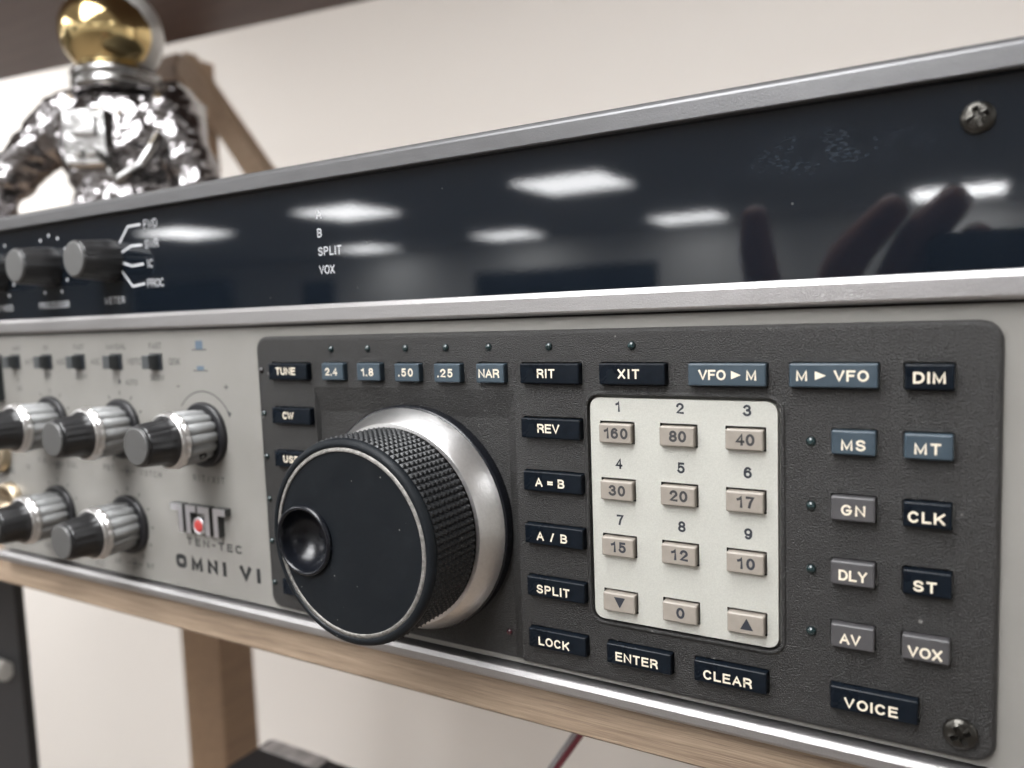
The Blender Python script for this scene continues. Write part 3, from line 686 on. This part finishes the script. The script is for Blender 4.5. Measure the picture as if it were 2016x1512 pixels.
for r in range(4):
    for c_ in range(3):
        s = pads[r][c_]; x0 = c_ * 22 + .35; y1 = -r * 20.16 - .75
        b = MB(); b.loft(key_loops(x0, x0 + 12.0, y1 - 6.75, y1, -2.2, 2.2, .55, .6), False, True, 0)
        faded = r < 2
        b.text(s, c_ * 22 + 6.75, -r * 20.16 - 3.95, 3.85, TW[s], z=2.23, wt=.215, mi=1, wide=1.12)
        b.build('number_key', [M['beige_key'], M['keyink'] if faded else M['ink']], radio, (x0 + 6, y1 - 3.4, 0), 'beige key marked ' + {'v': 'with a down triangle', '^': 'with an up triangle'}.get(s, s))

# --- indicator lamps
def dome(m, cx, cy, r=1.42, h=1.0, base=0., name='indicator_lamp', lab=None):
    b = MB(); b.lathe([(r, -1.6 + base), (r, base)] + [(r * cos(a), base + h * sin(a)) for a in [pi / 2 * k / 6 for k in range(1, 6)]], cx, cy, 20)
    return b.build(name, m, radio, (cx, cy, 0), lab)
lp = {}
for lx, ly, kd in lamps:
    if kd == 'r': dome(M['lamp_red'], lx, ly, 1.25, .8, -2.0 + .3, lab='red indicator lamp by the LOCK key')
    elif kd == 'b': dome(M['lamp_brown'], lx, ly, lab='dark brown indicator lamp beside the TUNE key')
    elif 'g' not in lp: lp['g'] = dome(M['lamp_green'], lx, ly)
    else: copy_part(lp['g'], (lx, ly, 0), radio)

# --- cross-head screws
def screw(cx, cy, base, r, rot, h=2.0):
    b = MB(); N = 48
    def crossr(a):    # radius of the cross-shaped recess
        c_, s_ = abs(cos(a - rot)), abs(sin(a - rot)); wv = .17 * r; L_ = .62 * r
        return min(L_ / max(c_, s_), max(min(wv / max(s_, 1e-3), L_ / max(c_, 1e-3)), min(wv / max(c_, 1e-3), L_ / max(s_, 1e-3))))
    prof = [(r, base), (r, base + .25 * h)] + [(r * cos(a), base + .25 * h + .75 * h * sin(a)) for a in (.25, .5, .75)]
    b.lathe(prof, cx, cy, N, 0, None, True, False)
    rim = [(cx + r * cos(.75) * cos(2 * pi * i / N), cy + r * cos(.75) * sin(2 * pi * i / N), base + .25 * h + .75 * h * sin(.75)) for i in range(N)]
    zt = base + h * .93
    e1 = [(cx + crossr(2 * pi * i / N) * cos(2 * pi * i / N), cy + crossr(2 * pi * i / N) * sin(2 * pi * i / N), zt) for i in range(N)]
    e2 = [(cx + .72 * (p[0] - cx), cy + .72 * (p[1] - cy), base + .1 * h) for p in e1]
    b.loft([rim, e1], False, False, 0, False); b.loft([e1, e2], False, True, 0, False)
    return b.build('screw', M['screw'], radio, (cx, cy, base))
screw(111.0, -87.2, 0.0, 4.6, radians(28), 2.2); screw(112.7, 87.1, -3, 4.3, radians(20), 2.0)

# --- tuning knob
KX, KY = -84.6, -43.44
b = MB(); b.lathe([(46.6, -2.0), (46.6, 2.3), (46.2, 2.9), (45.7, 3.0)], KX, KY, 128, 0, None, True, False)
knob = b.build('tuning_knob', M['gloss_black'], radio, (KX, KY, 0))
b = MB(); b.lathe([(45.75, 2.9), (45.5, 3.4), (41.3, 12.2), (40.6, 12.9), (39.2, 13.1)], KX, KY, 160, 0, None, True, False)
o = b.build('silver_skirt', M['turned'], knob, (KX, KY, 8)); md = o.modifiers.new('e', 'EDGE_SPLIT'); md.split_angle = radians(30)
b = MB(); NT_, NZ = 96, 9; d0, d1 = 13.0, 37.0; na, nz = NT_ * 4, NZ * 4; H = 1.25; loops = []
def tri(t): t = t % 1.0; return 1 - abs(2 * t - 1)
for k in range(nz + 1):
    l = []
    for i in range(na):
        hh = min(tri(i / 4), tri(k / 4)) * H; r = 38.45 + hh - (.25 if k in (0, nz) else 0); a = 2 * pi * i / na
        l.append((KX + r * cos(a), KY + r * sin(a), d0 + (d1 - d0) * k / nz))
    loops.append(l)
b.loft(loops, False, False, 0)
b.lathe([(38.5, 36.9), (38.9, 37.4), (38.9, 38.2), (38.6, 39.0), (38.0, 39.6), (37.3, 40.0), (36.2, 40.1), (35.9, 39.9), (35.6, 39.4)], KX, KY, 128, 1, None, True, False)
b.build('grip', [M['grip'], M['disc']], knob, (KX, KY, 26))
b = MB(); b.lathe([(35.9, 39.2), (35.75, 39.62), (34.35, 40.0), (34.15, 39.9), (34.12, 39.4)], KX, KY, 128, 0, None, True, False); b.build('trim_ring', M['ring'], knob, (KX, KY, 39))
DX_, DY_ = -106.2, -44.9
b = MB(); holed_face(b, circ(KX, KY, 34.2, 128), [circ(DX_, DY_, 13.2, 64)], 39.45, .6, 0); b.build('face_disc', M['disc'], knob, (KX, KY, 39))
b = MB()
b.lathe([(13.9, 39.4), (13.9, 40.2), (13.6, 40.9), (13.0, 41.4), (12.4, 41.3), (11.9, 40.7)] + [(11.9 * cos(a), 40.7 - 10.5 * sin(a)) for a in [pi / 2 * k / 10 for k in range(1, 10)]], DX_, DY_, 72, 0, None, True, True)
b.build('finger_dimple', M['gloss_black'], knob, (DX_, DY_, 39))

# --- slide switches
b = MB(); b.box(-252.9, -242.9, 16.4, 25.0, -2.6, -2.2); sw = b.build('slide_switch', M['switch'], radio, (-247.9, 20.7, -2.4))
b = MB(); b.loft(key_loops(-251.9, -246.2, 17.2, 24.2, -2.2, 3.2, .3, .5), False, True); b.build('lever', M['lever'], sw, (-249, 20.7, 0))
for x in (-281.4, -315.2, -347.6, -381.2): copy_part(sw, (x, 20.7, -2.4), radio)

# --- concentric control knobs
def flute(nl, amp, ph=0.):
    return lambda r, a, d: r - amp * (1 - abs(cos(nl * (a + ph) / 2)) ** .55)
def control(cx, cy, dual_arc=False):
    b = MB(); b.lathe([(16.2, -2.5), (16.2, -.6), (15.6, .1), (15.0, .2)], cx, cy, 64, 0); k = b.build('control_knob', M['knob_base'], radio, (cx, cy, 0))
    b = MB(); b.lathe([(12.6, .2), (12.9, 1.0), (13.6, 15.6)], cx, cy, 168, 0, flute(14, 1.5), True, True); b.build('outer_ring', M['knob_grey'], k, (cx, cy, 8))
    b = MB(); b.lathe([(13.65, 15.5), (14.0, 16.0), (13.9, 16.6), (12.9, 18.2)], cx, cy, 168, 0, flute(14, .7), True, True); b.build('silver_collar', M['knob_silver'], k, (cx, cy, 17))
    b = MB(); b.lathe([(12.6, 18.2), (13.3, 18.8), (13.2, 19.6), (12.2, 20.1)], cx, cy, 96, 0, None, True, True); b.build('silver_skirt', M['knob_silver'], k, (cx, cy, 19))
    b = MB(); b.lathe([(12.4, 20.0), (11.6, 21.0), (10.6, 24), (9.9, 32.6), (9.5, 33.4), (9.0, 33.6)], cx, cy, 120, 0, lambda r, a, d: r - (0 if d < 20.5 else .55) * (1 - abs(cos(5 * (a + .25))) ** .4), True, True)
    b.lathe([(9.0, 33.5), (9.3, 33.8), (9.3, 34.6), (8.7, 34.9)], cx, cy, 64, 0); b.build('inner_knob', M['knob_black'], k, (cx, cy, 27))
    b = MB(); b.lathe([(8.7, 34.6), (8.6, 35.2), (8.1, 35.45)], cx, cy, 64, 0); b.build('end_cap', M['knob_cap'], k, (cx, cy, 35))
    return k
k0 = control(-213.8, -15.5)
for kx, ky in ((-281, -15.5), (-347.5, -15.5), (-281, -67.9), (-347.5, -67.9)): copy_part(k0, (kx, ky, 0), radio)
a = radians(-42); b = MB(); c0 = Vector((-213.8 + 12.9 * cos(a), -15.5 + 12.9 * sin(a), 7)); ndir = Vector((cos(a), sin(a), 0)); v_ = Vector((0, 0, 1)); u_ = ndir.cross(v_)
b.loft([[tuple(c0 + ndir * h + r * (cos(2 * pi * i / 16) * u_ + sin(2 * pi * i / 16) * v_)) for i in range(16)][::-1] for h, r in ((-1.2, 1.9), (.35, 1.9), (.35, 1.3), (-.5, 1.2))], False, True); b.build('set_screw', M['gap'], k0, tuple(c0))
# --- smaller knobs in the black window
b = MB(); b.lathe([(11.4, -3), (11.2, -1), (9.9, 15.2), (9.5, 15.9), (8.9, 16.0)], -280.6, 74.2, 120, 0, lambda r, a, d: r - .6 * (1 - abs(cos(5 * (a + .1))) ** .4), True, True)
mk = b.build('selector_knob', M['knob_black'], radio, (-280.6, 74.2, 0))
b = MB(); b.lathe([(8.8, 15.8), (9.0, 16.5), (8.5, 17.0), (8.0, 17.2)], -280.6, 74.2, 64, 0); b.build('end_cap', M['knob_cap'], mk, (-280.6, 74.2, 17))
for x in (-336, -391): copy_part(mk, (x, 74.2, 0), radio)
# --- jacks and the power rocker at the left end
b = MB(); b.lathe([(12, -2.5), (12, 1.5), (10.6, 2.6), (9, 2.8), (8.6, 1.0), (5, .6), (4.6, -2)], -408, -36, 48, 0); jk = b.build('socket', M['brass'], radio, (-408, -36, 0)); copy_part(jk, (-399, -66, 0), radio)
b = MB(); b.loft(key_loops(-412, -396.9, -3.1, 25.2, -2.6, 2.4, .6, .6), False, True); b.build('power_rocker', M['switch'], radio, (-404, 11, 0))

# --- badge: two facing T halves and a red dot
b = MB()
def half(xs, bar_x0, bar_x1, st0, st1):
    y0, y1, yb = -66.0, -51.4, -54.9
    if st0 == bar_x0: P = [(st0, y0), (st1, y0), (st1, yb), (bar_x1, yb), (bar_x1, y1), (bar_x0, y1)]
    else: P = [(st0, y0), (st1, y0), (st1, y1), (bar_x0, y1), (bar_x0, yb), (st0, yb)]
    b.loft([[(x, y, -2.5) for x, y in P], [(x, y, 1.2) for x, y in P]], False, True, 1, False, 0)
half(0, -240.2, -230.9, -234.4, -230.9); half(0, -228.6, -220.6, -228.6, -225.0); half(0, -219.4, -210.6, -214.1, -210.6); half(0, -207.9, -199.0, -207.9, -204.4)
bd = b.build('badge', [M['badge'], M['badge_side']], radio, (-219, -60, 0))
b = MB(); b.lathe([(4.4, -2.5), (4.4, .8), (4.1, 1.2), (3.5, 1.2), (3.3, .9)], -219.4, -61.6, 40, 0); b.build('dot_rim', M['badge'], bd, (-219.4, -61.6, 0))
b = MB(); b.lathe([(3.25, .5), (3.1, 1.1), (1.6, 1.3)], -219.4, -61.6, 40, 0); b.build('red_dot', M['red'], bd, (-219.4, -61.6, 1))

# ================================================================== the photographer's hand and phone, mirrored in the window
def mir(q, k=1.16):    # hand and phone stand a little behind the lens
    return tuple(m + k * (c - m) for c, m in zip(q, (109.65, 37.88, -254.3)))
pn = MB(); pn.loft([[mir(q) for q in l] for l in key_loops(92, 330, -34, 76, 252, 263, 9, 2)], True, True)
tag(pn.build('phone', M['phone'], None, (215, 20, 340)), 'dark phone held up to the radio, mirrored at the right of the window', 'phone')
me = bpy.data.meshes.new('person'); V = []; E = []; RAD = []
def joint(p, r, par=None):
    V.append(tuple(W(*mir(p)))); RAD.append(r * S * 1.16)
    if par is not None: E.append((par, len(V) - 1))
    return len(V) - 1
root = joint((70, -20, 285), 24); wr = joint((85, -95, 310), 26, root); el = joint((150, -330, 520), 34, wr); joint((210, -420, 800), 40, el)
th = joint((22, 5, 276), 14, root); th = joint((0, 40, 268), 12.5, th); th = joint((-6, 76, 262), 12, th); joint((-6, 103, 258), 8.5, th)
for base, mid, tip in (((36, 26, 276), (45, 64, 270), (80, 99, 262)), ((66, 28, 278), (86, 76, 274), (112, 101, 264)), ((94, 26, 280), (106, 58, 278), (122, 80, 268)), ((112, 18, 282), (128, 46, 280), (142, 66, 272))):
    k = joint(base, 15, root); k = joint(mid, 14, k); joint(tip, 9.5, k)
me.from_pydata(V, E, []); me.materials.append(M['skin'])
per = bpy.data.objects.new('person', me); COL.objects.link(per)
md = per.modifiers.new('skin', 'SKIN'); me.skin_vertices.new() if not me.skin_vertices else None
for i, r in enumerate(RAD): me.skin_vertices[0].data[i].radius = (r, r)
me.skin_vertices[0].data[0].use_root = True
md.use_smooth_shade = True; md = per.modifiers.new('sub', 'SUBSURF'); md.levels = 2; md.render_levels = 2
tag(per, 'hand with raised fingers holding a phone, mirrored at the right of the window', 'person')
per['_l'] = [0, 0, 0]
b = MB(); tube(b, [mir(q) for q in ((122, -230, 430), (150, -330, 522), (180, -375, 660), (212, -424, 810))], 55, 20); b.build('sleeve', M['sleeve'], per, (150, -330, 520))

for o in bpy.data.objects:
    if '_l' in o: del o['_l']
